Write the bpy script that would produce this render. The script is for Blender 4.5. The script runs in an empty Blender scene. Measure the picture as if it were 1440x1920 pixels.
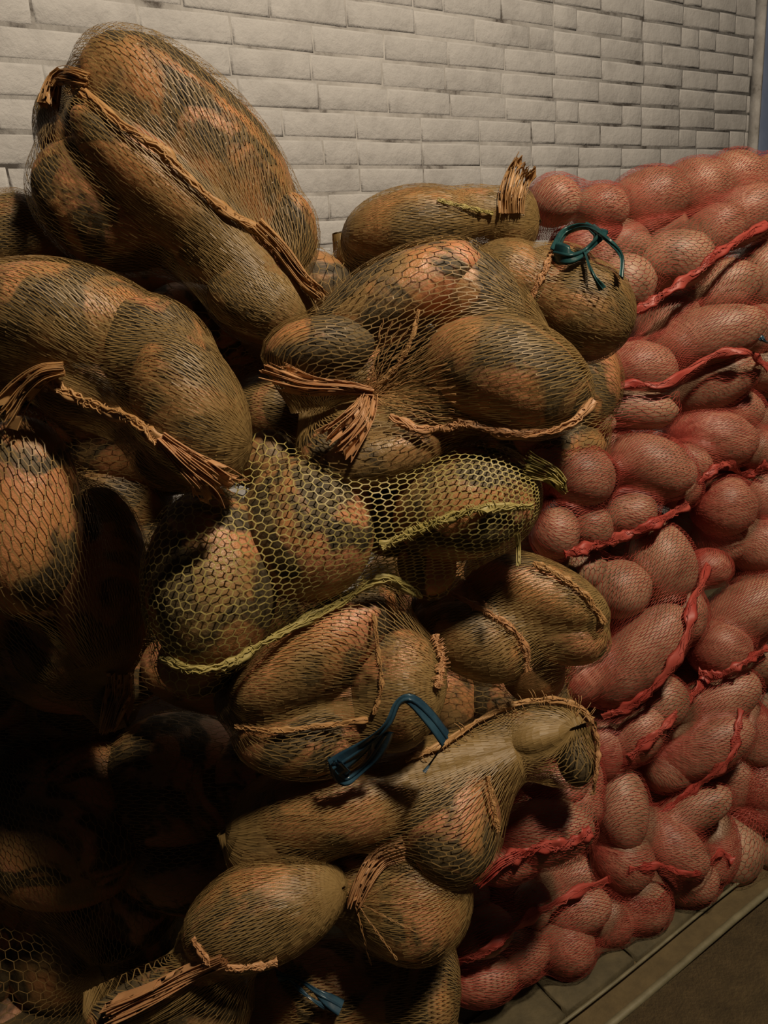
import bpy, math, random
import numpy as np
from mathutils import Matrix, Vector, noise

random.seed(7)
rng = np.random.default_rng(7)
scene = bpy.context.scene
COL = scene.collection
W, H, F = 1440.0, 1920.0, 1400.0

# ------------------------------------------------------------------ camera
CAM_H = 1.42
PITCH, ROLL = math.radians(18.0), math.radians(-5.0)
cp, sp, cr, sr = math.cos(PITCH), math.sin(PITCH), math.cos(ROLL), math.sin(ROLL)
FWD = np.array([0, cp, -sp]); _u = np.array([0, sp, cp]); _r = np.array([1.0, 0, 0])
RGT = cr * _r + sr * _u
UPV = -sr * _r + cr * _u
CAM = np.array([0, 0, CAM_H])
cd = bpy.data.cameras.new('camera')
cam = bpy.data.objects.new('camera', cd)
COL.objects.link(cam)
cam.matrix_world = Matrix(((RGT[0], UPV[0], -FWD[0], CAM[0]), (RGT[1], UPV[1], -FWD[1], CAM[1]),
                           (RGT[2], UPV[2], -FWD[2], CAM[2]), (0, 0, 0, 1)))
cd.sensor_fit = 'VERTICAL'
cd.sensor_height = 36.0
cd.lens = 36.0 * F / H
cd.clip_start = 0.02
scene.camera = cam

# ------------------------------------------------------------------ light
scene.view_settings.view_transform = 'Standard'
scene.view_settings.look = 'None'
scene.view_settings.gamma = 1.0
scene.view_settings.use_curve_mapping = False
scene.view_settings.exposure = 0.0
world = bpy.data.worlds.new('world')
scene.world = world
world.use_nodes = True
world.node_tree.nodes['Background'].inputs[0].default_value = (0.55, 0.6, 0.75, 1)
world.node_tree.nodes['Background'].inputs[1].default_value = 0.012
ld = bpy.data.lights.new('ceiling_lamp', 'AREA')
ld.shape = 'DISK'
ld.size = 0.25
ld.energy = 104.0
ld.color = (1.0, 0.81, 0.59)
lamp = bpy.data.objects.new('ceiling_lamp', ld)
COL.objects.link(lamp)
LAMP_POS = Vector((1.15, 0.08, 3.75))
lamp.location = LAMP_POS
lamp.rotation_euler = (Vector((0.15, 1.5, 0.8)) - LAMP_POS).to_track_quat('-Z', 'Y').to_euler()


def unproj(x, y, z):
    return CAM + z * (FWD + (x - W / 2) / F * RGT + (H / 2 - y) / F * UPV)


def proj(P):
    d = np.asarray(P) - CAM
    z = d @ FWD
    return np.stack([W / 2 + F * (d @ RGT) / z, H / 2 - F * (d @ UPV) / z, z], -1)


def floor_at(x, y, h=0.0):
    d = FWD + (x - W / 2) / F * RGT + (H / 2 - y) / F * UPV
    return CAM + d * ((h - CAM_H) / d[2])


# ------------------------------------------------------------------ materials
def new_mat(name):
    m = bpy.data.materials.new(name)
    m.use_nodes = True
    nt = m.node_tree
    return m, nt, nt.nodes['Principled BSDF']


def ramp(nt, fac, stops):
    r = nt.nodes.new('ShaderNodeValToRGB')
    e = r.color_ramp.elements
    while len(e) < len(stops):
        e.new(0.5)
    for k, (p, c) in enumerate(stops):
        e[k].position = p
        e[k].color = (*c, 1)
    nt.links.new(fac, r.inputs[0])
    return r.outputs[0]


def tex_noise(nt, scale, detail=4, rough=0.55, per_object=True, dist=0.0):
    g = nt.nodes.new('ShaderNodeNewGeometry')
    src = g.outputs['Position']
    if per_object:
        oi = nt.nodes.new('ShaderNodeObjectInfo')
        mul = nt.nodes.new('ShaderNodeVectorMath'); mul.operation = 'SCALE'
        mul.inputs[0].default_value = (37.0, 19.0, 53.0)
        nt.links.new(oi.outputs['Random'], mul.inputs['Scale'])
        add = nt.nodes.new('ShaderNodeVectorMath'); add.operation = 'ADD'
        nt.links.new(src, add.inputs[0]); nt.links.new(mul.outputs[0], add.inputs[1])
        src = add.outputs[0]
    n = nt.nodes.new('ShaderNodeTexNoise')
    n.inputs['Scale'].default_value = scale
    n.inputs['Detail'].default_value = detail
    n.inputs['Roughness'].default_value = rough
    n.inputs['Distortion'].default_value = dist
    nt.links.new(src, n.inputs['Vector'])
    return n.outputs[0]


def mix(nt, fac, a, b):
    m = nt.nodes.new('ShaderNodeMix'); m.data_type = 'RGBA'
    for sock, v in ((m.inputs[0], fac), (m.inputs[6], a), (m.inputs[7], b)):
        if hasattr(v, 'is_linked'):
            nt.links.new(v, sock)
        elif isinstance(v, (int, float)):
            sock.default_value = v
        else:
            sock.default_value = (*v, 1)
    return m.outputs[2]


def bump(nt, h, strength, dist, bs):
    b = nt.nodes.new('ShaderNodeBump')
    b.inputs['Strength'].default_value = strength
    b.inputs['Distance'].default_value = dist
    nt.links.new(h, b.inputs['Height'])
    nt.links.new(b.outputs[0], bs.inputs['Normal'])


def beet_material():
    m, nt, bs = new_mat('dirty_beet_skin')
    n1 = tex_noise(nt, 8, 3, 0.5, dist=0.4)
    skin = ramp(nt, n1, [(0.36, (0.24, 0.15, 0.06)), (0.5, (0.46, 0.21, 0.08)), (0.64, (0.54, 0.235, 0.12))])
    n2 = tex_noise(nt, 9, 4, 0.55, dist=0.9)
    soil = ramp(nt, n2, [(0.46, (0, 0, 0)), (0.54, (1, 1, 1))])
    n3 = tex_noise(nt, 40, 4, 0.6)
    earth = ramp(nt, n3, [(0.35, (0.032, 0.024, 0.012)), (0.65, (0.12, 0.085, 0.036))])
    c = mix(nt, soil, skin, earth)
    nt.links.new(c, bs.inputs['Base Color'])
    rg = ramp(nt, n2, [(0.45, (0.40, 0.40, 0.40)), (0.58, (0.75, 0.75, 0.75))])
    nt.links.new(rg, bs.inputs['Roughness'])
    bs.inputs['Specular IOR Level'].default_value = 0.5
    bump(nt, tex_noise(nt, 55, 5, 0.65), 0.5, 0.006, bs)
    return m


def potato_material():
    m, nt, bs = new_mat('potato_skin')
    n1 = tex_noise(nt, 14, 4, 0.55)
    c = ramp(nt, n1, [(0.3, (0.17, 0.11, 0.06)), (0.5, (0.34, 0.21, 0.13)), (0.7, (0.42, 0.27, 0.175))])
    n2 = tex_noise(nt, 120, 3, 0.6)
    sp_ = ramp(nt, n2, [(0.3, (1, 1, 1)), (0.4, (0, 0, 0))])
    c2 = mix(nt, sp_, c, (0.2, 0.11, 0.07))
    nt.links.new(c2, bs.inputs['Base Color'])
    bs.inputs['Roughness'].default_value = 0.5
    bump(nt, tex_noise(nt, 60, 4, 0.6), 0.35, 0.003, bs)
    return m


def plastic(name, col, col2, rough=0.48, trans=0.25, scale=14):
    m, nt, bs = new_mat(name)
    c = ramp(nt, tex_noise(nt, scale, 4, 0.6, per_object=False), [(0.35, col), (0.65, col2)])
    nt.links.new(c, bs.inputs['Base Color'])
    bs.inputs['Roughness'].default_value = rough
    t = nt.nodes.new('ShaderNodeBsdfTranslucent')
    nt.links.new(c, t.inputs['Color'])
    mx = nt.nodes.new('ShaderNodeMixShader')
    mx.inputs[0].default_value = trans
    nt.links.new(bs.outputs[0], mx.inputs[1]); nt.links.new(t.outputs[0], mx.inputs[2])
    nt.links.new(mx.outputs[0], nt.nodes['Material Output'].inputs['Surface'])
    return m


def stone(name, stops, scale, rough, bscale, bdist, per_object=True):
    m, nt, bs = new_mat(name)
    c = ramp(nt, tex_noise(nt, scale, 6, 0.65, per_object), stops)
    nt.links.new(c, bs.inputs['Base Color'])
    bs.inputs['Roughness'].default_value = rough
    bump(nt, tex_noise(nt, bscale, 6, 0.65, per_object), 0.6, bdist, bs)
    return m


M_BEET = beet_material()
M_POTATO = potato_material()
NETS = {
    'brown': plastic('brown_net_plastic', (0.27, 0.175, 0.062), (0.36, 0.24, 0.09)),
    'orange': plastic('orange_brown_net_plastic', (0.38, 0.19, 0.07), (0.48, 0.26, 0.10)),
    'yellow': plastic('yellow_net_plastic', (0.40, 0.33, 0.10), (0.50, 0.42, 0.15)),
    'red': plastic('red_net_plastic', (0.40, 0.06, 0.045), (0.48, 0.10, 0.07)),
}
M_SEAM = {
    'brown': plastic('ochre_seam_cord', (0.50, 0.27, 0.10), (0.60, 0.36, 0.15)),
    'orange': plastic('orange_seam_cord', (0.58, 0.30, 0.13), (0.64, 0.36, 0.17)),
    'yellow': plastic('yellow_seam_cord', (0.42, 0.35, 0.10), (0.50, 0.42, 0.15)),
    'red': plastic('red_seam_cord', (0.46, 0.06, 0.045), (0.54, 0.11, 0.08)),
}
M_BLUE = plastic('blue_tie_plastic', (0.018, 0.05, 0.085), (0.04, 0.10, 0.15), 0.25, 0.2, 30)
M_TEAL = plastic('teal_tie_plastic', (0.010, 0.045, 0.055), (0.03, 0.11, 0.11), 0.3, 0.2, 30)
M_BRICK = stone('whitewashed_brick', [(0.25, (0.42, 0.42, 0.425)), (0.5, (0.555, 0.56, 0.57)), (0.8, (0.62, 0.625, 0.635))], 7, 0.9, 22, 0.012)
M_MORTAR = stone('whitewashed_mortar', [(0.36, (0.10, 0.09, 0.085)), (0.44, (0.36, 0.355, 0.35)), (0.6, (0.53, 0.53, 0.53))], 6, 0.9, 60, 0.004, False)
M_PAVER = stone('dirty_paver', [(0.3, (0.05, 0.042, 0.02)), (0.7, (0.115, 0.092, 0.046))], 16, 0.8, 90, 0.004)
M_GROUND = stone('rough_concrete', [(0.3, (0.07, 0.05, 0.02)), (0.7, (0.125, 0.09, 0.038))], 22, 0.85, 120, 0.004, False)
M_STRIP = stone('worn_metal_strip', [(0.3, (0.10, 0.09, 0.05)), (0.7, (0.20, 0.18, 0.11))], 20, 0.5, 60, 0.001, False)
M_BLUEPAINT = stone('blue_painted_steel', [(0.3, (0.12, 0.17, 0.30)), (0.7, (0.17, 0.23, 0.38))], 6, 0.5, 60, 0.001, False)


# ------------------------------------------------------------------ helpers
def mesh_np(name, V, Q):
    """fast quad mesh"""
    V = np.ascontiguousarray(V, dtype=np.float32); Q = np.ascontiguousarray(Q, dtype=np.int32)
    me = bpy.data.meshes.new(name)
    n, k = len(Q), Q.shape[1]
    me.vertices.add(len(V)); me.vertices.foreach_set('co', V.ravel())
    me.loops.add(n * k); me.loops.foreach_set('vertex_index', Q.ravel())
    me.polygons.add(n)
    me.polygons.foreach_set('loop_start', np.arange(0, n * k, k, dtype=np.int32))
    me.update(calc_edges=True)
    return me


def smooth(me):
    me.polygons.foreach_set('use_smooth', np.ones(len(me.polygons), dtype=bool))


def add_obj(name, me, mat, parent=None):
    o = bpy.data.objects.new(name, me)
    if mat is not None and not me.materials:
        me.materials.append(mat)
    COL.objects.link(o)
    if parent is not None:
        o.parent = parent
        o.matrix_parent_inverse = Matrix.Translation(-parent.location)
    return o


def tag(o, label=None, cat=None, group=None, kind=None):
    if label: o['label'] = label
    if cat: o['category'] = cat
    if group: o['group'] = group
    if kind: o['kind'] = kind
    return o


def norm(v):
    return v / np.maximum(np.linalg.norm(v, axis=-1, keepdims=True), 1e-9)


def resample(P, n):
    P = np.asarray(P, float)
    # Catmull-Rom through the points
    Q = np.vstack([2 * P[0] - P[1], P, 2 * P[-1] - P[-2]])
    out = []
    m = len(P) - 1
    for s in np.linspace(0, m - 1e-6, n):
        i = int(s); t = s - i
        a, b, c, d = Q[i], Q[i + 1], Q[i + 2], Q[i + 3]
        out.append(0.5 * ((2 * b) + (c - a) * t + (2 * a - 5 * b + 4 * c - d) * t * t + (3 * b - a - 3 * c + d) * t ** 3))
    return np.array(out)


def tube(path, rad, sides=5, flat=1.0, up=None):
    """closed tube along path; rad scalar or array; flat squeezes one axis"""
    P = np.asarray(path, float); n = len(P)
    rad = np.broadcast_to(np.asarray(rad, float), (n,))
    T = norm(np.gradient(P, axis=0))
    upv = np.broadcast_to(-FWD if up is None else np.asarray(up, float), P.shape)
    S = norm(np.cross(T, upv)); N = np.cross(S, T)
    a = np.linspace(0, 2 * np.pi, sides, endpoint=False)
    V = P[:, None] + rad[:, None, None] * (np.cos(a)[None, :, None] * S[:, None] + flat * np.sin(a)[None, :, None] * N[:, None])
    i = np.arange(n - 1)[:, None] * sides; j = np.arange(sides)[None]
    j2 = (j + 1) % sides
    Q = np.stack([i + j, i + j2, i + sides + j2, i + sides + j], -1).reshape(-1, 4)
    return V.reshape(-1, 3), Q


def merge(parts):
    Vs, Qs, o = [], [], 0
    for V, Q in parts:
        Vs.append(V); Qs.append(Q + o); o += len(V)
    return np.vstack(Vs), np.vstack(Qs)


# ------------------------------------------------------------------ vegetables (unit meshes, shared)
def veg_mesh(name, seed, kind):
    nu, nv = (20, 28) if kind == 'beet' else (12, 16)
    th = np.linspace(0, np.pi, nu + 1); ph = np.linspace(0, 2 * np.pi, nv, endpoint=False)
    V = []
    for t in th:
        for p in ph:
            d = Vector((math.cos(t), math.sin(t) * math.cos(p), math.sin(t) * math.sin(p)))
            a = noise.noise(d * 1.3 + Vector((seed * 7.1, 0, 0)))
            b = noise.noise(d * 3.2 + Vector((0, seed * 5.3, 0)))
            if kind == 'beet':
                g = 0.025 * math.cos(5 * p + seed) * math.sin(t)
                r = 0.985 + 0.04 * a + 0.03 * b + g
                v = d * min(r, 1.0)
                tp = 1 - 0.03 * v.x
                V.append((v.x, v.y * tp, v.z * tp))
            else:
                r = 0.98 + 0.06 * a + 0.03 * b
                v = d * min(r, 1.01)
                V.append(tuple(v))
    V = np.array(V)
    i = np.arange(nu)[:, None] * nv; j = np.arange(nv)[None]; j2 = (j + 1) % nv
    Q = np.stack([i + j, i + nv + j, i + nv + j2, i + j2], -1).reshape(-1, 4)
    me = mesh_np(name, V, Q)
    me.validate()
    smooth(me)
    me.materials.append(M_BEET if kind == 'beet' else M_POTATO)
    return me


BEETS = [veg_mesh('beet', s, 'beet') for s in range(8)]
POTATOES = [veg_mesh('potato', s + 20, 'potato') for s in range(8)]


# ------------------------------------------------------------------ sack builder
SACKS = {}


def lump_frame(x, y, a, b, ang, z, c=None, yaw=0.0):
    """ellipsoid seen around pixel (x, y): half sizes a, b in pixels, at depth z"""
    C = unproj(x, y, z)
    s = z / F
    t = math.radians(ang)
    ax = math.cos(t) * RGT - math.sin(t) * UPV
    vw = norm(C - CAM)
    ax = norm(ax - (ax @ vw) * vw)
    ay = np.cross(vw, ax)
    az = np.cross(ax, ay)
    if yaw:
        q = math.radians(yaw)
        ax, az = math.cos(q) * ax + math.sin(q) * az, -math.sin(q) * ax + math.cos(q) * az
    c = min(a, b) if c is None else c
    return C, np.array([ax, ay, az]), np.array([a, b, c]) * s


def sack(key, label, z, axis, lumps, net='brown', rows=150, cell=0.011, width=0.00066, delta=0.2,
         direction='u', iters=160, sag=0.0, kind='beet', veg=None, group=None, veg_group=None, name=None, inflate=0.0035):
    (xa, ya, za), (xb, yb, zb) = axis
    A, B = unproj(xa, ya, z + za), unproj(xb, yb, z + zb)
    E = []
    for L in lumps:
        x, y, a, b, ang, dz = L[:6]
        c = L[6] if len(L) > 6 else None
        E.append(lump_frame(x, y, a, b, ang, z + dz, c))
    # ---- net surface: rays from the axis, taut membrane over the lumps
    NU, NP = 96, 144
    ax = norm(B - A); Lm = np.linalg.norm(B - A)
    e1 = norm(np.cross(ax, FWD)); e2 = np.cross(ax, e1)
    Rm = float(np.mean([e[2][1] for e in E])) * 1.6
    fc = 1.57 * Rm / (3.14 * Rm + Lm)
    u = np.linspace(0, 1, NU)
    mid = np.clip((u - fc) / (1 - 2 * fc), 0, 1)
    lat = np.where(u < fc, -(1 - u / fc), np.where(u > 1 - fc, (u - 1 + fc) / fc, 0)) * np.pi / 2 * 0.985
    ph = np.linspace(0, 2 * np.pi, NP, endpoint=False)
    O = A + mid[:, None] * (B - A)
    D = np.cos(lat)[:, None, None] * (np.cos(ph)[None, :, None] * e1 + np.sin(ph)[None, :, None] * e2) + np.sin(lat)[:, None, None] * ax
    r0 = np.full((NU, NP), 0.004)
    for C, Qm, s in E:
        s2 = s * 1.004 + inflate
        o = ((O - C) @ Qm.T / s2)[:, None, :]
        d = D @ Qm.T / s2
        aa = (d * d).sum(-1); bb = (o * d).sum(-1); cc = (o * o).sum(-1) - 1
        disc = bb * bb - aa * cc
        t = np.where(disc > 0, (-bb + np.sqrt(np.maximum(disc, 0))) / aa, 0)
        r0 = np.maximum(r0, t)
    r = r0.copy()
    for _ in range(iters):
        P = O[:, None] + r[..., None] * D
        av = np.roll(P, 1, 1) + np.roll(P, -1, 1)
        up_ = np.concatenate([P[:1], P[:-1]]); dn = np.concatenate([P[1:], P[-1:]])
        av = (av + up_ + dn) / 4
        rn = ((av - O[:, None]) * D).sum(-1)
        r = np.maximum(r0, rn * (1 - sag))
    P = O[:, None] + r[..., None] * D
    du = np.gradient(P, axis=0); dp = np.roll(P, -1, 1) - np.roll(P, 1, 1)
    Nn = norm(np.cross(dp, du))
    Nn = np.where(((Nn * D).sum(-1) < 0)[..., None], -Nn, Nn)
    # ---- threads: honeycomb of flat ribbons
    Pw = np.concatenate([P, P[:, :1]], 1); Nw = np.concatenate([Nn, Nn[:, :1]], 1)

    def samp(G, uu, pp):
        x = np.clip(uu, 0, 1) * (NU - 1); y = (pp % 1.0) * NP
        i = np.minimum(x.astype(int), NU - 2); j = np.minimum(y.astype(int), NP - 1)
        fx = (x - i)[..., None]; fy = (y - j)[..., None]
        return (G[i, j] * (1 - fx) * (1 - fy) + G[i + 1, j] * fx * (1 - fy) + G[i, j + 1] * (1 - fx) * fy + G[i + 1, j + 1] * fx * fy)

    arc = Lm + 3.14 * Rm
    if direction == 'u':
        nr = rows + rows % 2
        nc = int(arc / cell)
        I, J = np.meshgrid(np.arange(nr), np.arange(nc + 1), indexing='ij')
        sgn = np.where((I + J) % 2 == 0, 1.0, -1.0)
        wob = 0.25 * np.sin(J * 0.13 + 2.1 * np.sin(I * 0.21)) + 0.035 * rng.standard_normal(I.shape)
        pp = (I + sgn * delta + wob) / nr; uu = np.broadcast_to(J / nc, pp.shape)
    else:
        nr = int(arc / cell); nc = rows + rows % 2
        I, J = np.meshgrid(np.arange(nr + 1), np.arange(nc), indexing='ij')
        sgn = np.where((I + J) % 2 == 0, 1.0, -1.0)
        wob = 0.2 * np.sin(J * 0.13 + 2.1 * np.sin(I * 0.21)) + 0.07 * rng.standard_normal(I.shape)
        uu = (I + sgn * delta + wob) / nr; pp = np.broadcast_to(J / nc, uu.shape)
    PT = samp(Pw, uu, pp); NT = norm(samp(Nw, uu, pp))
    PT = PT + NT * (0.0015 + 0.0008 * rng.random(PT.shape[:2] + (1,)))
    if direction == 'u':
        ea = [(PT[:, :-1], PT[:, 1:], NT[:, :-1])]
        a2, b2, n2 = PT, np.roll(PT, -1, 0), NT
        msk = (sgn > 0)
        ea.append((a2[msk], b2[msk], n2[msk]))
    else:
        ea = [(PT, np.roll(PT, -1, 1), NT)]
        msk = (sgn[:-1] > 0)
        ea.append((PT[:-1][msk], PT[1:][msk], NT[:-1][msk]))
    pa = np.concatenate([e[0].reshape(-1, 3) for e in ea]); pb = np.concatenate([e[1].reshape(-1, 3) for e in ea])
    pn = np.concatenate([e[2].reshape(-1, 3) for e in ea])
    ln = np.linalg.norm(pb - pa, axis=1)
    ok = (ln < 0.05) & (ln > 0.0004)
    pa, pb, pn = pa[ok], pb[ok], pn[ok]
    sd = norm(np.cross(pb - pa, pn))
    tw = rng.normal(0, 0.13, (len(pa), 1))
    sd = (np.cos(tw) * sd + np.sin(tw) * pn) * width * (0.75 + 0.5 * rng.random((len(pa), 1)))
    V = np.stack([pa - sd, pa + sd, pb + sd, pb - sd], 1).reshape(-1, 3)
    Q = np.arange(len(V)).reshape(-1, 4)
    root = bpy.data.objects.new(name or 'net_sack', None)
    base = P.reshape(-1, 3).mean(0).copy(); base[2] = P[..., 2].min()
    root.location = base
    root.empty_display_size = 0.05
    COL.objects.link(root)
    tag(root, label, 'sack', group)
    add_obj('net', mesh_np('net', V, Q), NETS[net], root)
    px = proj(P.reshape(-1, 3))
    SACKS[key] = dict(root=root, P=P.reshape(-1, 3), N=Nn.reshape(-1, 3), px=px, net=net)
    # ---- vegetables inside
    for k, (C, Qm, s) in enumerate(E):
        me = random.choice(BEETS if kind == 'beet' else POTATOES)
        o = bpy.data.objects.new(kind, me)
        COL.objects.link(o)
        fl = random.choice((-1, 1))
        R = Matrix(((fl * Qm[0][0], fl * Qm[1][0], Qm[2][0]), (fl * Qm[0][1], fl * Qm[1][1], Qm[2][1]), (fl * Qm[0][2], fl * Qm[1][2], Qm[2][2])))
        o.matrix_world = Matrix.LocRotScale(Vector(C), R.to_quaternion(), Vector(s * (1.0 if kind == 'beet' else 0.99)))
        if isinstance(veg, (list, tuple)):
            lb = veg[k] if k < len(veg) else veg[-1]
        else:
            lb = veg
        tag(o, lb, kind, veg_group)
    return root


def on(key, x, y, lift=0.004):
    S = SACKS[key]
    d = np.hypot(S['px'][:, 0] - x, S['px'][:, 1] - y)
    rad = 14.0
    while (d < rad).sum() < 3:
        rad *= 1.5
    idx = np.where(d < rad)[0]
    i = idx[np.argmin(S['px'][idx, 2])]
    z = S['px'][i, 2]
    return unproj(x, y, z) + lift * norm(CAM - unproj(x, y, z))


def on_path(key, pts, n, lift=0.004):
    Z = []
    P = np.array([on(key, p[0], p[1], lift + (p[2] if len(p) > 2 else 0)) for p in pts])
    return resample(P, n)


def seam(key, pts, rad=0.0035, strands=7, mat=None, name='seam', n=70, lift=0.004, ruffle=0.0):
    """sewn edge: a bundle of gathered threads lying on the net"""
    S = SACKS[key]
    path = on_path(key, pts, n, lift)
    T = norm(np.gradient(path, axis=0)); side = norm(np.cross(T, -FWD)); up = np.cross(side, T)
    parts = []
    s = np.linspace(0, 1, n)
    for k in range(strands):
        f1, f2, p1, p2 = rng.uniform(5, 16), rng.uniform(5, 16), rng.uniform(0, 6), rng.uniform(0, 6)
        off = rad * (np.sin(s * f1 * 2 + p1)[:, None] * side + 0.6 * np.cos(s * f2 * 2 + p2)[:, None] * up)
        off += rad * 0.35 * rng.standard_normal((n, 1)) * side
        off = off * (1.6 if S['net'] == 'red' else 1.0)
        parts.append(tube(path + off, rad * (0.55 if S['net'] == 'red' else 0.85) * rng.uniform(0.3, 0.55) * (0.8 + 0.3 * np.sin(s * 40 + p1)), 4, 0.7))
    # folded flat edge of the net under the threads
    wv = rad * (1.5 + 0.5 * np.sin(s * 23 + p1) + 0.3 * np.sin(s * 57 + p2))
    if strands > 3:
        parts.append(tube(path - up * rad * 0.3, wv * (2.0 if S['net'] == 'red' else 1.2), 6, 0.18, up + 0.5 * np.sin(s * 31)[:, None] * side))
    if ruffle > 0:
        for k in range(int(n * 0.9)):
            i = rng.integers(1, n - 1)
            l = ruffle * rng.uniform(0.5, 1.2) * rng.choice((-1, 1))
            q = np.array([path[i], path[i] + side[i] * l * 0.5 + up[i] * abs(l) * 0.25, path[i] + side[i] * l + T[i] * l * 0.25])
            parts.append(tube(resample(q, 4), rad * 0.22, 3))
    V, Q = merge(parts)
    return add_obj(name, mesh_np(name, V, Q), mat or M_SEAM[S['net']], S['root'])


def tuft(key, pts, w0, w1, strands=16, rad=0.0011, mat=None, name='net_end', pleat=0.006, n=14, lift=0.006):
    """gathered loose end of the net: pleated strands fanning out from a bundle, tied by cross threads"""
    S = SACKS[key]
    path = on_path(key, pts, n, lift)
    T = norm(np.gradient(path, axis=0)); side = norm(np.cross(T, -FWD)); up = np.cross(side, T)
    s = np.linspace(0, 1, n)
    wd = (w0 + (w1 - w0) * s ** 1.2)
    lines = []
    strands = int(strands * 1.7)
    rad = rad * 0.62
    for k in range(strands):
        q = (k / (strands - 1) - 0.5) * 2
        pl = pleat * (1 if k % 2 else -1) * (0.3 + s) + rng.normal(0, pleat * 0.2)
        end = 1 - 0.22 * rng.random()
        wv = np.sin(s * rng.uniform(3, 8) + rng.uniform(0, 6)) * s * 0.12 + rng.normal(0, 0.05)
        ln = path + (wd * (q + wv))[:, None] * side + (pl + 0.5 * pleat * np.sin(s * 6 + q * 4))[:, None] * up
        ln = ln[0] + (ln - ln[0]) * end
        lines.append(ln)
    parts = [tube(l, rad * rng.uniform(0.8, 1.5), 4, 0.7) for l in lines]
    # thin pleated webbing between the strands
    L = np.array(lines)
    V = L.reshape(-1, 3)
    i = np.arange(strands - 1)[:, None] * n; j = np.arange(n - 1)[None]
    Q = np.stack([i + j, i + j + 1, i + n + j + 1, i + n + j], -1).reshape(-1, 4)
    Q = Q[rng.random(len(Q)) < 0.62]
    parts.append((V, Q))
    V, Q = merge(parts)
    return add_obj(name, mesh_np(name, V, Q), mat or M_SEAM[S['net']], S['root'])


def tie(key, strips, mat, name='tie_ribbon'):
    """plastic tie: each strip = (list of (x, y, lift), half width m)"""
    S = SACKS[key]
    parts = []
    for pts, hw in strips:
        n = 26
        path = on_path(key, pts, n, 0.006)
        T = norm(np.gradient(path, axis=0))
        s = np.linspace(0, 1, n)
        tw = 0.9 * np.sin(s * 5 + len(parts))
        side = norm(np.cross(T, -FWD)); up = np.cross(side, T)
        upv = np.cos(tw)[:, None] * up + np.sin(tw)[:, None] * side
        w = hw * (0.75 + 0.3 * np.sin(s * 7 + 1))
        V, Q = tube(path, w, 8, 0.14, upv)
        parts.append((V, Q))
        # crease along the ribbon
        parts.append(tube(path + upv * hw * 0.18, hw * 0.22, 4, 0.6))
    V, Q = merge(parts)
    me = mesh_np(name, V, Q); smooth(me)
    return tag(add_obj(name, me, mat, S['root']), 'blue plastic tie ribbon')


# ------------------------------------------------------------------ setting: wall, floor
fa, fb = floor_at(1139, 1920), floor_at(1440, 1671)
fd = norm(fb - fa); WYAW = math.radians(34)
E1 = np.array([math.cos(WYAW), math.sin(WYAW), 0]); E2 = np.array([-E1[1], E1[0], 0]); EZ = np.array([0, 0, 1.0])
print('floor strip yaw', math.degrees(math.atan2(fd[1], fd[0])))
WO = unproj(720, 150, 2.30); WO[2] = 0      # a point at the foot of the wall


def wall_pt(s, h, d=0.0):
    return WO + E1 * s + EZ * h - E2 * d


def wall_hit(x, y):
    d = FWD + (x - W / 2) / F * RGT + (H / 2 - y) / F * UPV
    t = ((WO - CAM) @ E2) / (d @ E2)
    p = CAM + d * t - WO
    return p @ E1, p[2]


def box_mesh(name, sx, sy, sz, bev=0.0, jit=0.0, seed=0):
    """box centred in x/z, front at y=0, going back; chamfered front"""
    r_ = random.Random(seed)
    b = bev
    f = [(-sx + b, 0, -sz + b), (sx - b, 0, -sz + b), (sx - b, 0, sz - b), (-sx + b, 0, sz - b)]
    m = [(-sx, b * 0.45, -sz), (sx, b * 0.45, -sz), (sx, b * 0.45, sz), (-sx, b * 0.45, sz)]
    k = [(-sx, sy, -sz), (sx, sy, -sz), (sx, sy, sz), (-sx, sy, sz)]
    V = [(x + r_.uniform(-jit, jit), y + r_.uniform(-jit, jit) * 0.5, z + r_.uniform(-jit, jit)) for x, y, z in f + m] + k
    Q = [(0, 1, 2, 3)] + [(i + 4 * l, 4 * l + 4 + i, 4 * l + 4 + (i + 1) % 4, 4 * l + (i + 1) % 4) for l in (0, 1) for i in range(4)] + [(11, 10, 9, 8)]
    return mesh_np(name, np.array(V), np.array(Q))


S_END, _ = wall_hit(1412, 150)
S_BEG, _ = wall_hit(-500, 300)
print('wall s range', S_BEG, S_END)
BL, BH, JT = 0.25, 0.0685, 0.0065
wallbox = np.array([wall_pt(s, h, d) for d in (-0.0030, -0.15) for s, h in ((S_BEG, 0), (S_END, 0), (S_END, 2.9), (S_BEG, 2.9))])
wall = add_obj('wall_back', mesh_np('wall_back', wallbox, np.array([(0, 1, 2, 3), (7, 6, 5, 4), (0, 4, 5, 1), (1, 5, 6, 2), (2, 6, 7, 3), (3, 7, 4, 0)])), M_MORTAR)
tag(wall, 'whitewashed brick wall behind the sacks', None, None, 'structure')
RW = Matrix(((E1[0], E2[0], 0), (E1[1], E2[1], 0), (0, 0, 1))).to_quaternion()
bricks = [box_mesh('brick', BL / 2, 0.03, BH / 2, 0.007, 0.0016, k) for k in range(7)]
halfs = [box_mesh('brick', BL / 4 - 0.003, 0.03, BH / 2, 0.007, 0.0016, 50 + k) for k in range(3)]
nrow = int(2.9 / (BH + JT))
cand = []
rb = random.Random(3)
for rw in range(nrow):
    h = (rw + 0.5) * (BH + JT)
    s = S_BEG + (0.13 if rw % 2 else 0.0)
    while s < S_END:
        half = rb.random() < 0.16
        L = BL / 2 - 0.006 if half else BL
        if s > S_END - 0.02:
            break
        c = wall_pt(s + L / 2, h + rb.uniform(-0.002, 0.002), 0.0)
        q = proj(c)
        vis = -150 < q[0] < 1560 and -80 < q[1] < 560
        cand.append((vis, q[1], half, c))
        s += L + 0.0035
vis = sorted([c for c in cand if c[0]], key=lambda c: c[1])[:300]
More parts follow.
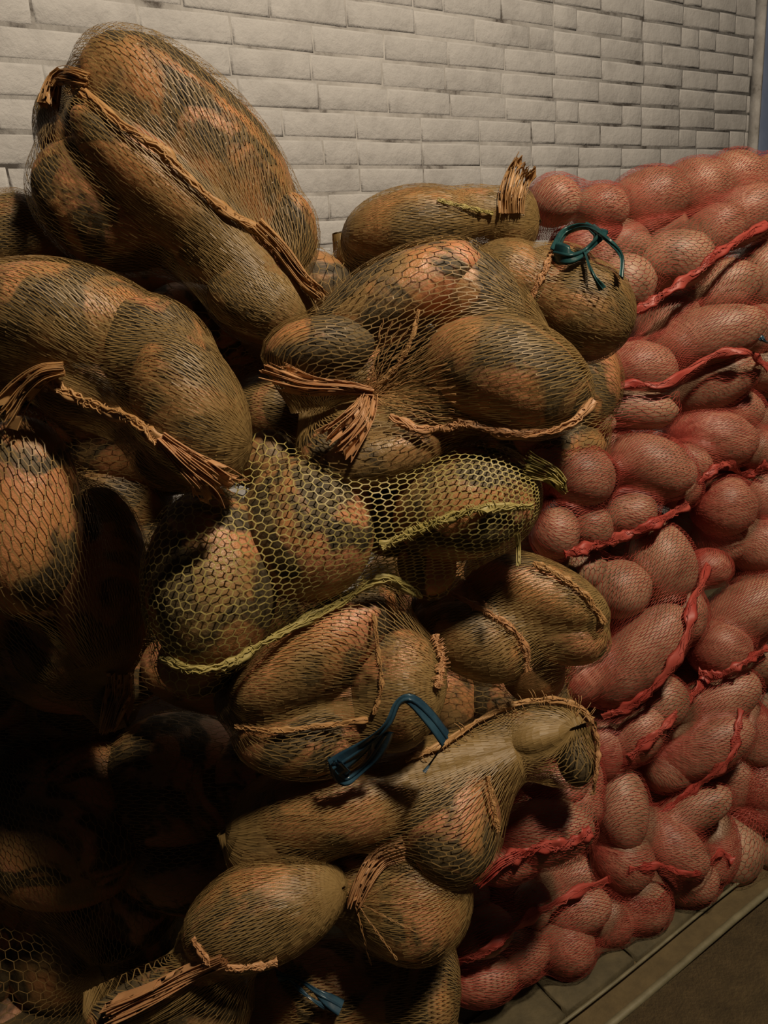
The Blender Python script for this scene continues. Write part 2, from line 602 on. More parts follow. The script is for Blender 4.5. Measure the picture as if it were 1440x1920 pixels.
seen = set(id(c) for c in vis)
print('bricks', len(cand), len(vis))
for c in vis:
    me = rb.choice(halfs if c[2] else bricks)
    o = add_obj('brick', me, M_BRICK, wall)
    o.matrix_parent_inverse = Matrix()
    o.location = Vector(c[3] - E2 * rb.uniform(-0.0006, 0.0006)); o.rotation_mode = 'QUATERNION'
    o.rotation_quaternion = RW
    o.rotation_quaternion.rotate(Matrix.Rotation(rb.uniform(-0.006, 0.006), 3, Vector(E2)).to_quaternion())
Rm3 = np.array(RW.to_matrix())
rest = []
for c in cand:
    if id(c) in seen:
        continue
    me = rb.choice(halfs if c[2] else bricks)
    v = np.empty(len(me.vertices) * 3, np.float32); me.vertices.foreach_get('co', v)
    fq = np.array([p.vertices[:] for p in me.polygons])
    rest.append((v.reshape(-1, 3) @ Rm3.T + c[3], fq))
V, Q = merge(rest)
tag(add_obj('brick_courses', mesh_np('brick_courses', V, Q), M_BRICK, wall), None, None, None, 'stuff')

# blue post closing the wall on the right
pv = np.array([wall_pt(S_END + s, h, d) for d in (0.03, -0.15) for s, h in ((0.0, 0), (0.30, 0), (0.30, 2.9), (0.0, 2.9))])
box_q = np.array([(0, 1, 2, 3), (7, 6, 5, 4), (0, 4, 5, 1), (1, 5, 6, 2), (2, 6, 7, 3), (3, 7, 4, 0)])
post = add_obj('trim_1', mesh_np('trim_1', pv, box_q), M_BLUEPAINT)
tag(post, 'dark blue painted steel post at the end of the brick wall', None, None, 'structure')
ev = np.array([wall_pt(S_END + s, h, d) for d in (0.045, 0.0) for s, h in ((-0.015, 0), (0.0, 0), (0.0, 2.9), (-0.015, 2.9))])
add_obj('edge_bead', mesh_np('edge_bead', ev, box_q), M_MORTAR, post)

# floor
FO = floor_at(1300, 1787); FO[2] = 0
G1 = fd.copy(); G1[2] = 0; G1 = norm(G1); G2 = np.array([-G1[1], G1[0], 0])
fv = np.array([FO + G1 * a + G2 * b + EZ * z for z in (-0.02, -0.1) for a, b in ((-4, -3), (5, -3), (5, 4), (-4, 4))])
floor = add_obj('floor', mesh_np('floor', fv, box_q), M_GROUND)
tag(floor, 'dark dirty paved floor with a worn strip', None, None, 'structure')
# concrete slab on the near side of the strip
sv = np.array([FO + G1 * a + G2 * b + EZ * z for z in (0.0, -0.03) for a, b in ((-3, -2.2), (4, -2.2), (4, -0.012), (-3, -0.012))])
add_obj('concrete_slab', mesh_np('concrete_slab', sv, box_q), M_GROUND, floor)
for nm, b0, b1, hh in (('edge_strip', -0.010, 0.006, 0.006), ('edge_strip', 0.05, 0.058, 0.004)):
    ss = np.linspace(-2.5, 3.5, 60)
    path = np.array([FO + G1 * a + G2 * ((b0 + b1) / 2 + 0.002 * math.sin(a * 9)) + EZ * (hh - 0.006) for a in ss])
    V, Q = tube(path, (b1 - b0) / 2, 8, 0.8, EZ)
    me = mesh_np(nm, V, Q); smooth(me)
    add_obj(nm, me, M_STRIP, floor)
pav = [box_mesh('paver', 0.098, 0.06, 0.048, 0.004, 0.002, 90 + k) for k in range(4)]
PR = Matrix(((G1[0], G2[0], 0), (G1[1], G2[1], 0), (0, 0, 1)))
PRX = (PR @ Matrix.Rotation(math.radians(-90), 3, 'X')).to_quaternion()   # front face (-y) up
n_p = 0
for r_i in range(12):
    for c_i in range(-10, 12):
        c = FO + G2 * (0.062 + 0.05 + r_i * 0.104) + G1 * (c_i * 0.205 + (0.1 if r_i % 2 else 0)) + EZ * rb.uniform(-0.004, 0.001)
        q = proj(c)
        if not (500 < q[0] < 1560 and q[1] < 2050):
            continue
        if n_p >= 240:
            continue
        n_p += 1
        o = add_obj('paver', rb.choice(pav), M_PAVER, floor)
        o.matrix_parent_inverse = Matrix()
        o.location = Vector(c); o.rotation_mode = 'QUATERNION'; o.rotation_quaternion = PRX
print('pavers', n_p)

# ------------------------------------------------------------------ brown and yellow sacks of beets
BG = 'net sacks of beets'
sack('top', 'brown net sack lying topmost on the pile against the brick wall', 1.20, ((190, 250, 0), (500, 520, 0)),
     [(368, 300, 252, 136, 47, 0.02, 120), (248, 190, 108, 98, 20, 0.03, 95), (345, 395, 240, 85, 43, -0.01, 100), (198, 388, 138, 110, 35, 0.0, 95),
      (490, 575, 105, 68, 22, 0.0, 70), (130, 258, 56, 85, 0, 0.03, 65), (545, 440, 50, 75, 0, 0.05, 50)],
     rows=210, cell=0.012, group=BG, veg=['large beet in the upper half of the topmost brown sack', 'rounded beet at the upper left shoulder of the topmost brown sack', 'long beet in the middle of the topmost brown sack',
     'orange beet at the lower left of the topmost brown sack', 'beet in the sagging lower right end of the topmost brown sack',
     'small beet end bulging at the left of the topmost brown sack', 'beet at the right end of the topmost brown sack'])
seam('top', [(150, 170), (230, 235), (300, 280), (340, 320), (410, 385), (480, 430), (530, 475), (570, 525), (605, 558)], 0.0042, 8, ruffle=0.006)
tuft('top', [(165, 150), (130, 140, 0.01), (100, 150, 0.012), (85, 205, 0.012)], 0.010, 0.016, 12, name='net_end')
tuft('top', [(480, 420), (530, 470, 0.006), (575, 530, 0.01), (610, 560, 0.014)], 0.012, 0.009, 9, name='net_end')

sack('farleft', 'dark brown net sack half hidden behind the topmost sack at the left edge', 1.36, ((-40, 450, 0), (50, 450, 0)),
     [(35, 455, 82, 90, 0, 0, 85), (-60, 460, 80, 90, 0, 0, 85)], rows=150, group=BG,
     veg=['beet in the dark sack at the left edge', 'beet cut off by the left edge in the dark sack'])

sack('left', 'brown net sack with fanned net end below the topmost sack, at left', 0.98, ((30, 640, 0), (350, 780, -0.02)),
     [(135, 605, 190, 105, 12, 0.02, 110), (355, 775, 100, 150, -20, -0.03, 105), (170, 735, 100, 72, 15, 0.03, 80), (-40, 620, 120, 100, 0, 0.02, 100),
      (300, 660, 110, 90, 40, 0.02, 90), (330, 860, 75, 55, 0, 0.0, 60)],
     rows=190, cell=0.012, group=BG, veg=['broad beet at the top of the left sack with the fanned net end', 'upright beet at the right end of the left sack with the fanned net end',
     'pinkish beet at the lower middle of the left sack with the fanned net end', 'beet cut off by the left edge in the sack with the fanned net end',
     'beet in the shoulder of the sack with the fanned net end', 'beet at the bottom right of the sack with the fanned net end'])
seam('left', [(75, 700), (130, 740), (190, 765), (250, 790), (290, 820), (340, 860), (390, 900)], 0.004, 8, ruffle=0.007)
tuft('left', [(300, 820), (350, 865, 0.006), (400, 905, 0.012), (430, 935, 0.018)], 0.008, 0.034, 14, name='net_end', mat=M_SEAM['orange'])
tuft('left', [(120, 690), (70, 700, 0.012), (25, 740, 0.02), (-10, 790, 0.02)], 0.008, 0.022, 14, name='net_end')

sack('leftdark', 'brown net sack standing upright at the left edge, its lower half in shadow', 1.20, ((60, 900, 0), (190, 1230, 0)),
     [(45, 965, 105, 190, 0, -0.17, 110), (190, 1095, 88, 185, -5, 0.02, 95), (120, 1230, 110, 75, 30, 0.03, 80), (-30, 1120, 90, 110, 0, 0.02, 90), (210, 1310, 34, 55, 0, 0.03, 34)],
     rows=230, cell=0.012, group=BG, veg=['tall beet at the left edge in the upright shadowed sack', 'long beet at the right side of the upright shadowed sack',
     'beet low in the upright shadowed sack', 'beet cut off by the left edge low in the upright shadowed sack', 'small beet tip at the bottom end of the upright shadowed sack'])
tuft('leftdark', [(222, 1265), (222, 1300), (212, 1335), (200, 1375)], 0.022, 0.012, 14, name='net_end')

sack('leftlow', 'brown net sack in deep shadow at the bottom left corner', 1.56, ((60, 1560, 0), (180, 1800, 0)),
     [(140, 1530, 180, 160, 0, 0.0, 130), (170, 1760, 150, 130, 0, 0.14, 120), (-40, 1700, 160, 200, 0, 0.14, 130), (280, 1640, 70, 120, 0, 0.05, 80), (60, 1930, 220, 130, 0, 0.14, 130)],
     rows=150, cell=0.014, group=BG, veg='beet inside the shadowed sack at the bottom left corner', veg_group='beets in the shadowed corner sack')

sack('behind', 'dark brown net sack showing in the gap left of the large central sack', 1.28, ((500, 760, 0), (640, 790, 0)),
     [(520, 770, 85, 65, 0, 0, 70), (620, 800, 80, 80, 0, 0.0, 70), (600, 530, 80, 55, 30, 0.13, 60), (390, 610, 120, 70, 20, 0.12, 70), (230, 540, 120, 65, 0, 0.12, 70), (310, 500, 140, 55, 15, 0.16, 60), (130, 485, 100, 55, 0, 0.16, 60), (560, 640, 120, 70, 20, 0.08, 70)],
     rows=150, group=BG, veg='dark beet in the sack behind the large central sack', veg_group='beets in the sack behind the central one')

sack('centre', 'large tan net sack in the middle, its net pulled into radiating pleats', 1.08, ((640, 760, 0), (970, 700, 0)),
     [(950, 705, 160, 105, 22, -0.03, 110), (740, 560, 180, 75, -28, 0.03, 90), (600, 655, 105, 62, -8, 0.0, 70), (700, 860, 140, 55, -12, -0.01, 65),
      (880, 560, 115, 85, 40, 0.04, 80), (840, 800, 120, 40, -10, 0.02, 50), (610, 860, 50, 60, 0, 0.0, 55), (770, 690, 70, 60, 0, 0.13, 50)],
     net='brown', rows=180, cell=0.012, iters=300, group=BG, veg=['big orange beet with dark soil patches at the right of the large central sack', 'long beet along the top of the large central sack',
     'orange beet at the left of the large central sack', 'long orange beet along the bottom of the large central sack', 'beet at the upper right of the large central sack',
     'beet at the lower right of the large central sack', 'beet at the lower left corner of the large central sack', 'beet deep inside the pleats of the large central sack'])
tuft('centre', [(700, 735), (640, 725, 0.004), (560, 720, 0.006), (485, 695, 0.004)], 0.006, 0.018, 12, name='net_end', mat=M_SEAM['orange'])
tuft('centre', [(690, 740), (680, 770, 0.008), (660, 800, 0.012), (620, 840, 0.012)], 0.012, 0.030, 18, name='net_end', mat=M_SEAM['orange'])
seam('centre', [(730, 780), (790, 805), (850, 800), (880, 795), (960, 815), (1060, 800), (1115, 750)], 0.0034, 7, ruffle=0.005, mat=M_SEAM['orange'])
seam('centre', [(690, 740), (740, 690), (770, 640), (785, 580)], 0.0018, 4, ruffle=0.004)
for ang in range(-80, 26, 6):
    a = math.radians(ang)
    seam('centre', [(690, 745), (690 + 70 * math.cos(a), 745 + 70 * math.sin(a)), (690 + 165 * math.cos(a), 745 + 150 * math.sin(a))], 0.0016, 2, n=24, name='pleat')

sack('yellow', 'yellow honeycomb net sack lying across the middle of the pile', 1.09, ((390, 1100, 0), (900, 950, 0)),
     [(400, 1085, 125, 175, 0, -0.02, 130), (575, 990, 130, 140, 0, 0.0, 120), (505, 870, 55, 65, 0, 0.03, 60), (870, 945, 140, 108, -15, 0.0, 105),
      (370, 1240, 75, 65, 0, 0.03, 60), (740, 960, 90, 85, 0, 0.06, 70), (800, 1060, 55, 60, -30, 0.03, 50)],
     net='yellow', rows=128, cell=0.0125, width=0.0008, delta=0.17, direction='phi', iters=220, group=BG,
     veg=['broad orange and grey beet at the left end of the yellow net sack', 'grey-brown beet in the middle of the yellow net sack', 'small beet at the top of the yellow net sack',
          'beet with dark patches at the right end of the yellow net sack', 'beet hanging in the lower left corner of the yellow net sack', 'beet deep in the waist of the yellow net sack',
          'small beet at the lower right of the yellow net sack'])
seam('yellow', [(300, 1235), (360, 1255), (430, 1245), (480, 1215), (560, 1170), (640, 1130), (720, 1085), (790, 1120)], 0.0036, 8, ruffle=0.006)
seam('yellow', [(715, 1025), (770, 1000), (830, 975), (900, 955), (1000, 950)], 0.0034, 7, ruffle=0.009)
tuft('yellow', [(985, 870), (1010, 880, 0.004), (1040, 895, 0.01), (1066, 918, 0.01)], 0.020, 0.006, 12, name='net_end')
tuft('yellow', [(970, 1000), (972, 1030, 0.01), (972, 1065, 0.012)], 0.003, 0.003, 4, name='net_end', pleat=0.001)

sack('bluetie', 'brown net sack tied with a blue ribbon, below the yellow net sack', 1.115, ((560, 1290, 0), (730, 1290, 0)),
     [(600, 1215, 185, 72, -36, -0.01, 80), (745, 1285, 85, 115, 10, 0.01, 80), (570, 1385, 125, 70, 0, 0.0, 70), (470, 1320, 60, 50, 0, 0.02, 50), (660, 1330, 90, 70, 0, 0.03, 60)],
     rows=190, cell=0.012, group=BG, veg=['long smooth beet at the top of the sack with the long blue ribbon', 'beet at the right end of the sack with the long blue ribbon',
     'beet at the bottom of the sack with the long blue ribbon', 'beet at the shaded left end of the sack with the long blue ribbon', 'beet in the middle of the sack with the long blue ribbon'])
seam('bluetie', [(440, 1362), (520, 1370), (600, 1362), (690, 1350)], 0.0024, 6)
seam('bluetie', [(700, 1150), (710, 1230), (715, 1290), (700, 1340)], 0.0018, 4, ruffle=0.004)
seam('bluetie', [(815, 1190), (830, 1240), (820, 1290)], 0.003, 5, ruffle=0.010, mat=M_SEAM['orange'])
tie('bluetie', [([(625, 1440, 0.01), (680, 1400, 0.02), (725, 1360, 0.025), (745, 1320, 0.025), (770, 1312, 0.03), (805, 1345, 0.035), (835, 1385, 0.03)], 0.014),
                ([(628, 1425, 0.012), (650, 1460, 0.02), (690, 1430, 0.02), (720, 1375, 0.02)], 0.015), ([(832, 1395, 0.03), (815, 1420, 0.02), (795, 1448, 0.02)], 0.0025)], M_BLUE)

sack('rightmid', 'brown net sack tucked under the right end of the yellow net sack', 1.20, ((890, 1180, 0), (1040, 1140, 0)),
     [(1000, 1110, 140, 62, 22, 0.0, 70), (885, 1200, 115, 70, 25, -0.01, 75), (1060, 1195, 78, 52, 10, 0.0, 55), (1000, 1260, 60, 60, 0, 0.05, 55), (840, 1140, 70, 60, 0, 0.03, 60)],
     rows=180, cell=0.012, group=BG, veg=['beet along the top of the sack under the right end of the yellow one', 'beet at the lower left of the sack under the right end of the yellow one',
     'orange beet at the right of the sack under the right end of the yellow one', 'beet at the bottom of the sack under the right end of the yellow one', 'beet at the left of the sack under the right end of the yellow one'])
seam('rightmid', [(1000, 1055), (1050, 1080), (1100, 1120), (1135, 1170)], 0.003, 6, ruffle=0.004)
seam('rightmid', [(840, 1110), (900, 1140), (950, 1170), (985, 1210), (990, 1260)], 0.0026, 6, ruffle=0.008, mat=M_SEAM['orange'])

sack('ribbed', 'brown net sack with a ribbed hem arching over the red potatoes, low in the middle', 1.17, ((620, 1500, 0), (960, 1400, 0)),
     [(988, 1368, 110, 48, -4, 0.04, 45), (640, 1510, 160, 78, -8, -0.01, 80), (845, 1535, 95, 115, 0, 0.0, 85), (500, 1560, 70, 100, 10, 0.02, 80), (800, 1440, 120, 50, -15, 0.02, 60), (1080, 1410, 38, 62, 0, 0.04, 45)],
     rows=190, cell=0.012, group=BG, veg=['greenish beet under the ribbed hem of the low middle sack', 'beet at the left of the low sack with the ribbed hem', 'beet at the centre of the low sack with the ribbed hem',
     'orange beet at the shaded left end of the low sack with the ribbed hem', 'beet near the top of the low sack with the ribbed hem', 'beet at the right tip of the low sack with the ribbed hem'])
seam('ribbed', [(760, 1425), (830, 1395), (900, 1350), (960, 1322), (1020, 1312), (1080, 1322), (1110, 1350)], 0.0028, 6, ruffle=0.016)
seam('ribbed', [(1110, 1350), (1122, 1400), (1118, 1450), (1112, 1490)], 0.002, 5, mat=M_SEAM['orange'])
seam('ribbed', [(915, 1455), (925, 1510), (935, 1560)], 0.002, 5, ruffle=0.004)

sack('lowleft', 'tan net sack with a drawn-out end pointing to the bottom left corner', 1.12, ((400, 1760, 0), (580, 1690, 0)),
     [(500, 1705, 150, 88, -22, 0.0, 85), (390, 1780, 55, 60, 0, 0.02, 50), (270, 1870, 105, 38, -25, 0.0, 40), (380, 1890, 90, 70, 0, 0.03, 60)],
     rows=180, cell=0.012, group=BG, veg=['large beet with a dark soil patch in the drawn-out sack at the bottom', 'orange beet at the left shoulder of the drawn-out sack at the bottom',
     'slim beet in the drawn-out end at the bottom left', 'beet under the drawn-out sack end at the bottom'])
seam('lowleft', [(360, 1760), (400, 1810), (470, 1815), (520, 1805)], 0.003, 6, mat=M_SEAM['orange'])
tuft('lowleft', [(420, 1800), (350, 1830, 0.004), (270, 1870, 0.006), (190, 1905, 0.004)], 0.010, 0.015, 22, name='net_end', mat=M_SEAM['orange'])

sack('lowmid', 'brown net sack gathered into a pleated knot, bottom middle', 1.18, ((680, 1680, 0), (790, 1660, 0)),
     [(775, 1680, 105, 110, 0, 0.0, 85), (655, 1650, 80, 70, 20, 0.03, 70), (720, 1600, 130, 60, 0, 0.03, 60), (740, 1740, 90, 50, 10, 0.02, 55)],
     rows=180, cell=0.012, iters=250, group=BG, veg=['beet at the right of the knotted sack at the bottom middle', 'beet at the left of the knotted sack at the bottom middle',
     'beet at the top of the knotted sack at the bottom middle', 'beet at the bottom of the knotted sack at the bottom middle'])
tuft('lowmid', [(770, 1590), (710, 1610, 0.008), (680, 1650, 0.012), (658, 1702, 0.01)], 0.020, 0.008, 14, name='net_end', mat=M_SEAM['orange'])
for dx, dy in ((110, -60), (130, 0), (120, 60), (80, 110), (30, 120), (-60, -80), (-90, -60)):
    seam('lowmid', [(665, 1690), (665 + dx * 0.5, 1690 + dy * 0.5), (665 + dx, 1690 + dy)], 0.0012, 3, n=24, name='pleat')

sack('bottom', 'brown net sack with a blue tie at the very bottom of the pile', 1.30, ((570, 1900, 0), (770, 1880, 0)),
     [(640, 1860, 150, 90, 0, 0.0, 90), (800, 1840, 58, 110, 0, -0.01, 70), (490, 1920, 90, 80, 0, 0.0, 70), (650, 2020, 200, 90, 0, 0.0, 95), (820, 1990, 45, 80, 0, 0.0, 60), (400, 2020, 120, 80, 0, 0.0, 80)],
     rows=170, cell=0.013, group=BG, veg=['beet in the middle of the bottom sack with the blue tie', 'pinkish upright beet at the right end of the bottom sack', 'beet at the left end of the bottom sack',
     'beet cut off by the lower edge in the bottom sack', 'beet at the lower right of the bottom sack', 'beet at the lower left of the bottom sack'])
tie('bottom', [([(520, 1828, 0.01), (560, 1835, 0.02), (600, 1865, 0.025), (640, 1890, 0.02)], 0.012), ([(540, 1835, 0.03), (580, 1870, 0.03), (620, 1895, 0.02)], 0.005),
               ([(457, 1830, 0.02), (460, 1870, 0.02), (462, 1930, 0.02)], 0.008)], M_BLUE)

sack('rear', 'brown net sack with an upright pale tuft, at the back beside the red sacks', 1.38, ((740, 430, 0), (920, 420, 0)),
     [(770, 430, 125, 72, -10, 0.0, 75), (880, 400, 80, 45, -5, 0.02, 50), (960, 420, 45, 65, 0, 0.02, 50), (700, 480, 70, 60, 0, 0.04, 60)],
     rows=170, cell=0.012, group=BG, veg=['beet at the left of the rear sack with the pale tuft', 'orange beet in the middle of the rear sack with the pale tuft', 'beet under the pale tuft of the rear sack', 'beet low in the rear sack with the pale tuft'])
tuft('rear', [(960, 400), (962, 360, 0.004), (975, 320, 0.006), (990, 298, 0.006)], 0.022, 0.026, 20, name='net_end')
seam('rear', [(820, 375), (880, 390), (925, 400)], 0.0022, 5, ruffle=0.004, mat=M_SEAM['yellow'])

sack('teal', 'tan net sack tied with a teal ribbon, leaning on the red sacks', 1.30, ((950, 530, 0), (1090, 590, 0)),
     [(1085, 585, 98, 92, 20, -0.01, 90), (960, 530, 85, 72, 20, 0.0, 75), (1040, 500, 70, 40, 0, 0.02, 45)],
     rows=180, cell=0.012, group=BG, veg=['round beet at the right end of the teal-tied sack', 'beet at the left end of the teal-tied sack', 'beet under the teal tie'])
seam('teal', [(1035, 475), (1020, 510), (1000, 550), (980, 590)], 0.003, 6, ruffle=0.005, mat=M_SEAM['orange'])
tie('teal', [([(1040, 470, 0.01), (1060, 435, 0.02), (1100, 425, 0.03), (1140, 450, 0.03), (1165, 480, 0.02), (1165, 520, 0.01)], 0.009),
             ([(1040, 472, 0.012), (1070, 480, 0.02), (1100, 470, 0.02), (1125, 440, 0.03), (1112, 425, 0.03)], 0.016),
             ([(1095, 470, 0.02), (1110, 510, 0.015), (1130, 542, 0.01)], 0.006)], M_TEAL)

# ------------------------------------------------------------------ red sacks of potatoes
RG = 'red net sacks of potatoes'


def red(key, label, z, axis, lumps, phrase, rows=220, **kw):
    kw.setdefault('iters', 60)
    sack(key, label, z, axis, lumps, net='red', rows=rows, cell=0.0085, width=0.00052, delta=0.2, sag=0.0015, kind='potato',
         veg=kw.pop('veg', 'potato inside the ' + phrase), group=RG, veg_group='potatoes in the ' + phrase, inflate=0.003, **kw)


def zr(x, y):
    return 1.47 + 0.0006 * (x - 900)


def P_(lst, base):
    """potatoes given by pixel; depth follows the slope of the red stack"""
    return [(x, y, a, b, g, zr(x, y) - base + (e[0] if e else 0)) for x, y, a, b, g, *e in lst]


def red_sack(key, label, phrase, base, axis, lst, ax_off=0.0, **kw):
    (x0, y0), (x1, y1) = axis
    ORD = ['first', 'second', 'third', 'fourth', 'fifth', 'sixth', 'seventh', 'eighth', 'ninth']
    med = sorted(l[1] for l in lst)[len(lst) // 2]
    kw['veg'] = [''] * len(lst)
    for row, idx in (('upper', [i for i in range(len(lst)) if lst[i][1] < med]), ('lower', [i for i in range(len(lst)) if lst[i][1] >= med])):
        for k, i in enumerate(sorted(idx, key=lambda i: lst[i][0])):
            kw['veg'][i] = 'upper potato, %s from left, in the %s' % (ORD[k], phrase) if row == 'upper' else 'lower potato, %s from left, in the %s' % (ORD[k], phrase)
    red(key, label, base, ((x0, y0, zr(x0, y0) - base + 0.04 + ax_off), (x1, y1, zr(x1, y1) - base + 0.04 + ax_off)), P_(lst, base), phrase, **kw)


red_sack('r_top', 'red net sack topmost of the red stack, against the blue-edged wall', 'topmost red sack', 1.6, ((1100, 440), (1400, 400)),
         [(1040, 378, 52, 48, 0), (1125, 392, 55, 46, 0), (1215, 375, 75, 58, -10, 0.02), (1300, 355, 70, 55, -10, 0.03), (1375, 338, 62, 54, 0, 0.04), (1445, 350, 60, 60, 0, 0.03),
          (1260, 490, 80, 58, -10, -0.03), (1170, 535, 60, 58, 0, -0.02), (1090, 470, 60, 50, 0, 0.03), (1160, 460, 70, 50, 20, 0.05), (1380, 410, 85, 55, -25, -0.01),
          (1330, 440, 70, 50, -35, 0.0), (1460, 420, 60, 50, 0), (1230, 430, 60, 50, 0, 0.05)], iters=160)
seam('r_top', [(1185, 588), (1240, 555), (1300, 515), (1360, 465), (1440, 418)], 0.0035, 7)

red_sack('r_two', 'red net sack second from the top, in front of the right edge', 'second red sack from the top', 1.6, ((1200, 690), (1400, 620)),
         [(1310, 635, 120, 58, -15, -0.03), (1190, 695, 80, 58, 0), (1185, 765, 85, 42, 8), (1330, 720, 95, 52, -25), (1425, 690, 55, 45, 0), (1425, 620, 55, 50, 0, -0.02),
          (1340, 545, 85, 55, -20, 0.02), (1430, 520, 60, 70, 0, 0.02), (1240, 600, 70, 45, -20, 0.05), (1115, 790, 40, 28, 10, 0.01)], iters=150)
seam('r_two', [(1110, 740), (1180, 720), (1250, 720), (1330, 670), (1400, 660), (1440, 690)], 0.003, 6)
tie('r_two', [([(1425, 632, 0.01), (1435, 640, 0.02), (1450, 645, 0.01)], 0.006)], M_BLUE)

red_sack('r_three', 'red net sack third from the top, small humps along its lower hem', 'third red sack from the top', 1.65, ((1280, 830), (1420, 820)),
         [(1330, 820, 88, 58, 10, 0.02), (1418, 845, 50, 42, 0, 0.0), (1285, 870, 50, 42, 0, 0.02), (1370, 770, 60, 45, 0, 0.03), (1450, 800, 45, 45, 0, 0.03)])
seam('r_three', [(1310, 905), (1360, 870), (1400, 890), (1440, 870)], 0.003, 6)

red_sack('r_four', 'red net sack with a straight bright hem, right of the yellow sack tuft', 'red sack beside the yellow tuft', 1.56, ((1050, 930), (1240, 890)),
         [(1090, 892, 66, 58, 25, -0.02), (1218, 872, 88, 60, 22, -0.02), (1182, 965, 52, 42, -20, -0.01), (1108, 988, 42, 42, 0, -0.01), (1042, 1000, 46, 52, 10), (1015, 865, 50, 45, 0, 0.02),
          (1150, 840, 60, 40, 0, 0.06), (1270, 915, 45, 40, 0, 0.02)])
seam('r_four', [(1060, 1040), (1110, 1025), (1170, 1005), (1230, 980), (1290, 945)], 0.0038, 7)

red_sack('r_five', 'red net sack at the right edge with a darker olive potato on show', 'red sack with the olive potato', 1.68, ((1340, 960), (1430, 980)),
         [(1358, 950, 58, 60, 0, 0.0), (1430, 930, 55, 55, 0, 0.02), (1420, 1020, 65, 55, 0, 0.02), (1345, 1020, 50, 40, 0, 0.05)])

red_sack('r_six', 'red net sack with one long slanting potato, right of the pile middle', 'red sack with the long slanting potato', 1.58, ((1150, 1200), (1270, 1080)),
         [(1242, 1055, 62, 80, -15, -0.02), (1160, 1105, 62, 58, 0), (1090, 1065, 50, 45, 0, 0.04), (1200, 1228, 125, 60, -47, -0.04), (1085, 1270, 50, 52, 0, 0.02), (1280, 1150, 45, 60, 0, 0.01),
          (1330, 1065, 40, 35, 0, 0.02)])
seam('r_six', [(1330, 1060), (1300, 1130), (1285, 1200), (1240, 1275), (1180, 1325), (1130, 1345)], 0.0036, 7)

red_sack('r_seven', 'red net sack at the right edge beside the long slanting potato', 'red sack at the right edge, middle height', 1.70, ((1350, 1190), (1430, 1130)),
         [(1392, 1150, 92, 56, -32, -0.01), (1350, 1215, 58, 58, 0), (1425, 1085, 55, 40, 0, 0.03), (1425, 1230, 50, 55, 0, 0.02)])
seam('r_seven', [(1310, 1260), (1350, 1265), (1400, 1240), (1440, 1215)], 0.003, 6)

red_sack('r_eight', 'red net sack with slanting hems in the lower right', 'lower right red sack with slanting hems', 1.62, ((1210, 1390), (1380, 1340)),
         [(1240, 1315, 52, 50, -40, -0.01), (1195, 1375, 62, 48, -48, -0.01), (1345, 1315, 88, 50, -28), (1320, 1400, 98, 52, -25, -0.02), (1400, 1370, 50, 70, -20, 0.02), (1250, 1445, 50, 40, 0, 0.04), (1130, 1400, 40, 60, 0, 0.03)])
seam('r_eight', [(1350, 1235), (1310, 1290), (1250, 1360), (1180, 1420)], 0.0036, 7)
seam('r_eight', [(1390, 1330), (1370, 1420), (1300, 1480), (1235, 1530)], 0.003, 6)

red_sack('r_nine', 'red net sack with a bright rolled hem below the ribbed brown sack', 'red sack below the ribbed brown sack', 1.40, ((950, 1540), (1080, 1500)), ax_off=-0.20, lst=
         [(1015, 1560, 102, 62, -8, -0.23), (932, 1450, 36, 48, 0, -0.19), (1035, 1468, 68, 38, 5, -0.20), (1075, 1505, 55, 50, 0, -0.20), (960, 1612, 70, 38, -18, -0.21), (1095, 1460, 36, 55, 0, -0.18)])
seam('r_nine', [(890, 1655), (940, 1620), (1000, 1595), (1070, 1580), (1110, 1560)], 0.0036, 7)
tuft('r_nine', [(980, 1600), (940, 1620, 0.01), (915, 1640, 0.014), (890, 1660, 0.014)], 0.008, 0.010, 8, name='hem_roll', pleat=0.003)

red_sack('r_ten', 'red net sack resting near the floor at the lower right, with a pointed corner', 'red sack with the pointed corner', 1.60, ((1180, 1580), (1320, 1580)),
         [(1165, 1510, 52, 80, 0, 0.0), (1170, 1610, 58, 60, 0), (1255, 1580, 80, 50, 42, -0.01), (1340, 1585, 42, 68, 10, 0.01), (1285, 1650, 62, 46, 0), (1300, 1520, 80, 38, -25, -0.02), (1200, 1670, 50, 48, 0)])
seam('r_ten', [(1180, 1630), (1240, 1625), (1300, 1640), (1350, 1600), (1375, 1615)], 0.0026, 6)

red_sack('r_side', 'red net sack at the far right edge low down, only its end in view', 'red sack end at the right edge low down', 1.76, ((1420, 1500), (1480, 1480)),
         [(1415, 1450, 45, 72, 0, 0.02), (1425, 1525, 55, 35, -15, 0.0), (1480, 1480, 60, 60, 0, 0.02)])

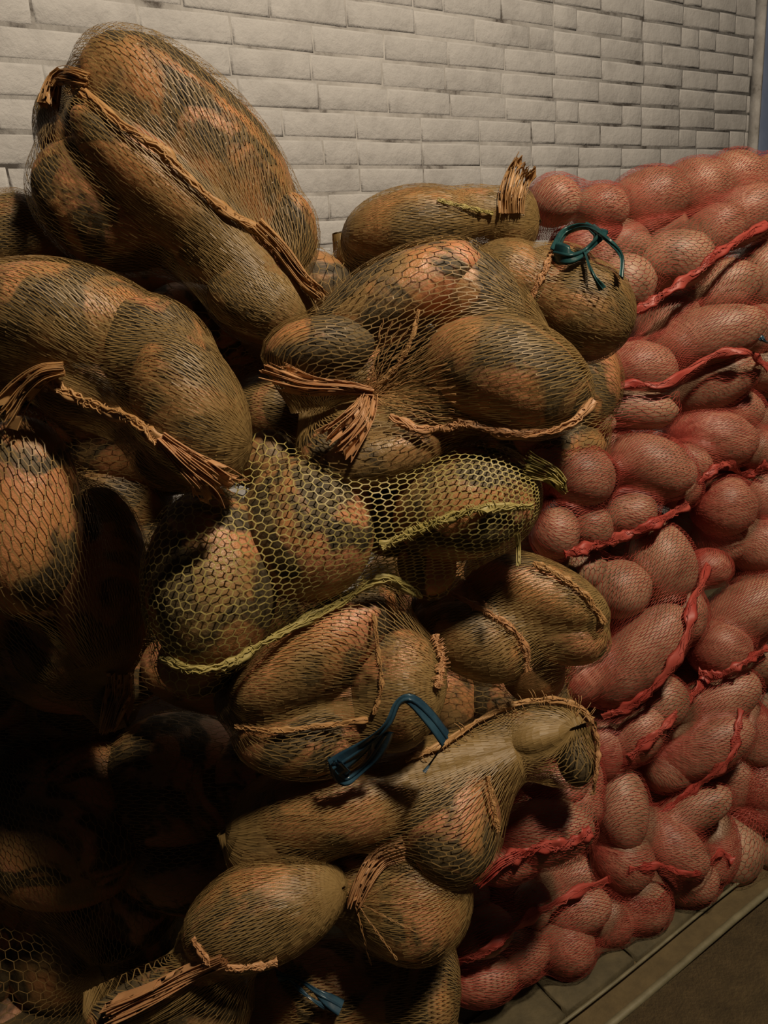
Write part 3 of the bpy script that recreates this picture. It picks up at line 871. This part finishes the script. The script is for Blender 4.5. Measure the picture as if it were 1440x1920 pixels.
red_sack('r_floor', 'red net sack lying on the paved floor, lowest of the red stack', 'lowest red sack on the floor', 1.50, ((930, 1780), (1190, 1690)),
         [(1085, 1705, 64, 46, -20, -0.01), (1000, 1695, 36, 44, 0), (900, 1745, 66, 48, -12, -0.02), (1060, 1770, 56, 56, 0, 0.0), (1195, 1690, 62, 56, 0, 0.01), (970, 1790, 64, 48, -20, -0.01),
          (905, 1835, 72, 44, -10, -0.01), (1140, 1720, 52, 50, 0, 0.02), (880, 1680, 40, 40, 0, 0.03), (1070, 1650, 70, 45, -20, 0.10), (960, 1660, 60, 45, 0, 0.10), (1130, 1640, 50, 45, 0, 0.08)], iters=120)
seam('r_floor', [(850, 1805), (900, 1790), (950, 1755), (1010, 1710), (1090, 1670), (1180, 1635)], 0.0032, 7)

# rear row that closes the gaps of the stack
for k, (x, y, z, ph) in enumerate([(1250, 620, 1.95, 'upper'), (1250, 950, 1.92, 'middle'), (1250, 1250, 1.88, 'lower middle'), (1200, 1520, 1.80, 'lower')]):
    red('r_back%d' % k, 'red net sack of the rear row behind the front red sacks, %s level' % ph, z, ((x - 160, y, 0), (x + 180, y - 40, 0)),
        [(x - 260 + 105 * i, y - 60 + 120 * j + 20 * math.sin(i * 3 + j), 68, 74, 10 * i, 0.03 * math.sin(i * 5 + j * 2)) for i in range(6) for j in range(2)], 'rear row red sack, %s level' % ph, rows=150)
for k, (x, y, z, a, b, ph) in enumerate([(430, 760, 1.52, 330, 170, 'upper'), (300, 1150, 1.50, 330, 190, 'middle'), (520, 1520, 1.58, 330, 190, 'lower'), (60, 980, 1.52, 260, 170, 'upper left'), (0, 1330, 1.62, 260, 170, 'lower left'), (120, 700, 1.50, 260, 150, 'top left'), (900, 760, 1.62, 260, 170, 'upper right'), (880, 1200, 1.62, 220, 200, 'right')]):
    sack('back%d' % k, 'brown net sack deep inside the pile behind dark gaps, %s' % ph, z, ((x - a * 0.4, y, 0), (x + a * 0.4, y, 0)),
         [(x - a * 0.55, y - b * 0.3, a * 0.45, b * 0.65, 10, 0, 90), (x + a * 0.05, y - b * 0.35, a * 0.45, b * 0.6, -10, 0, 90), (x + a * 0.6, y - b * 0.2, a * 0.4, b * 0.65, 20, 0, 90),
          (x - a * 0.4, y + b * 0.5, a * 0.5, b * 0.5, 0, 0, 90), (x + a * 0.4, y + b * 0.5, a * 0.5, b * 0.5, 0, 0, 90)], rows=120, cell=0.016, group=BG,
         veg='beet in a dark sack deep inside the pile, %s' % ph, veg_group='beets in the dark inner sack, %s' % ph)
print('tris', sum(len(o.data.polygons) * 2 for o in bpy.data.objects if o.type == 'MESH'))
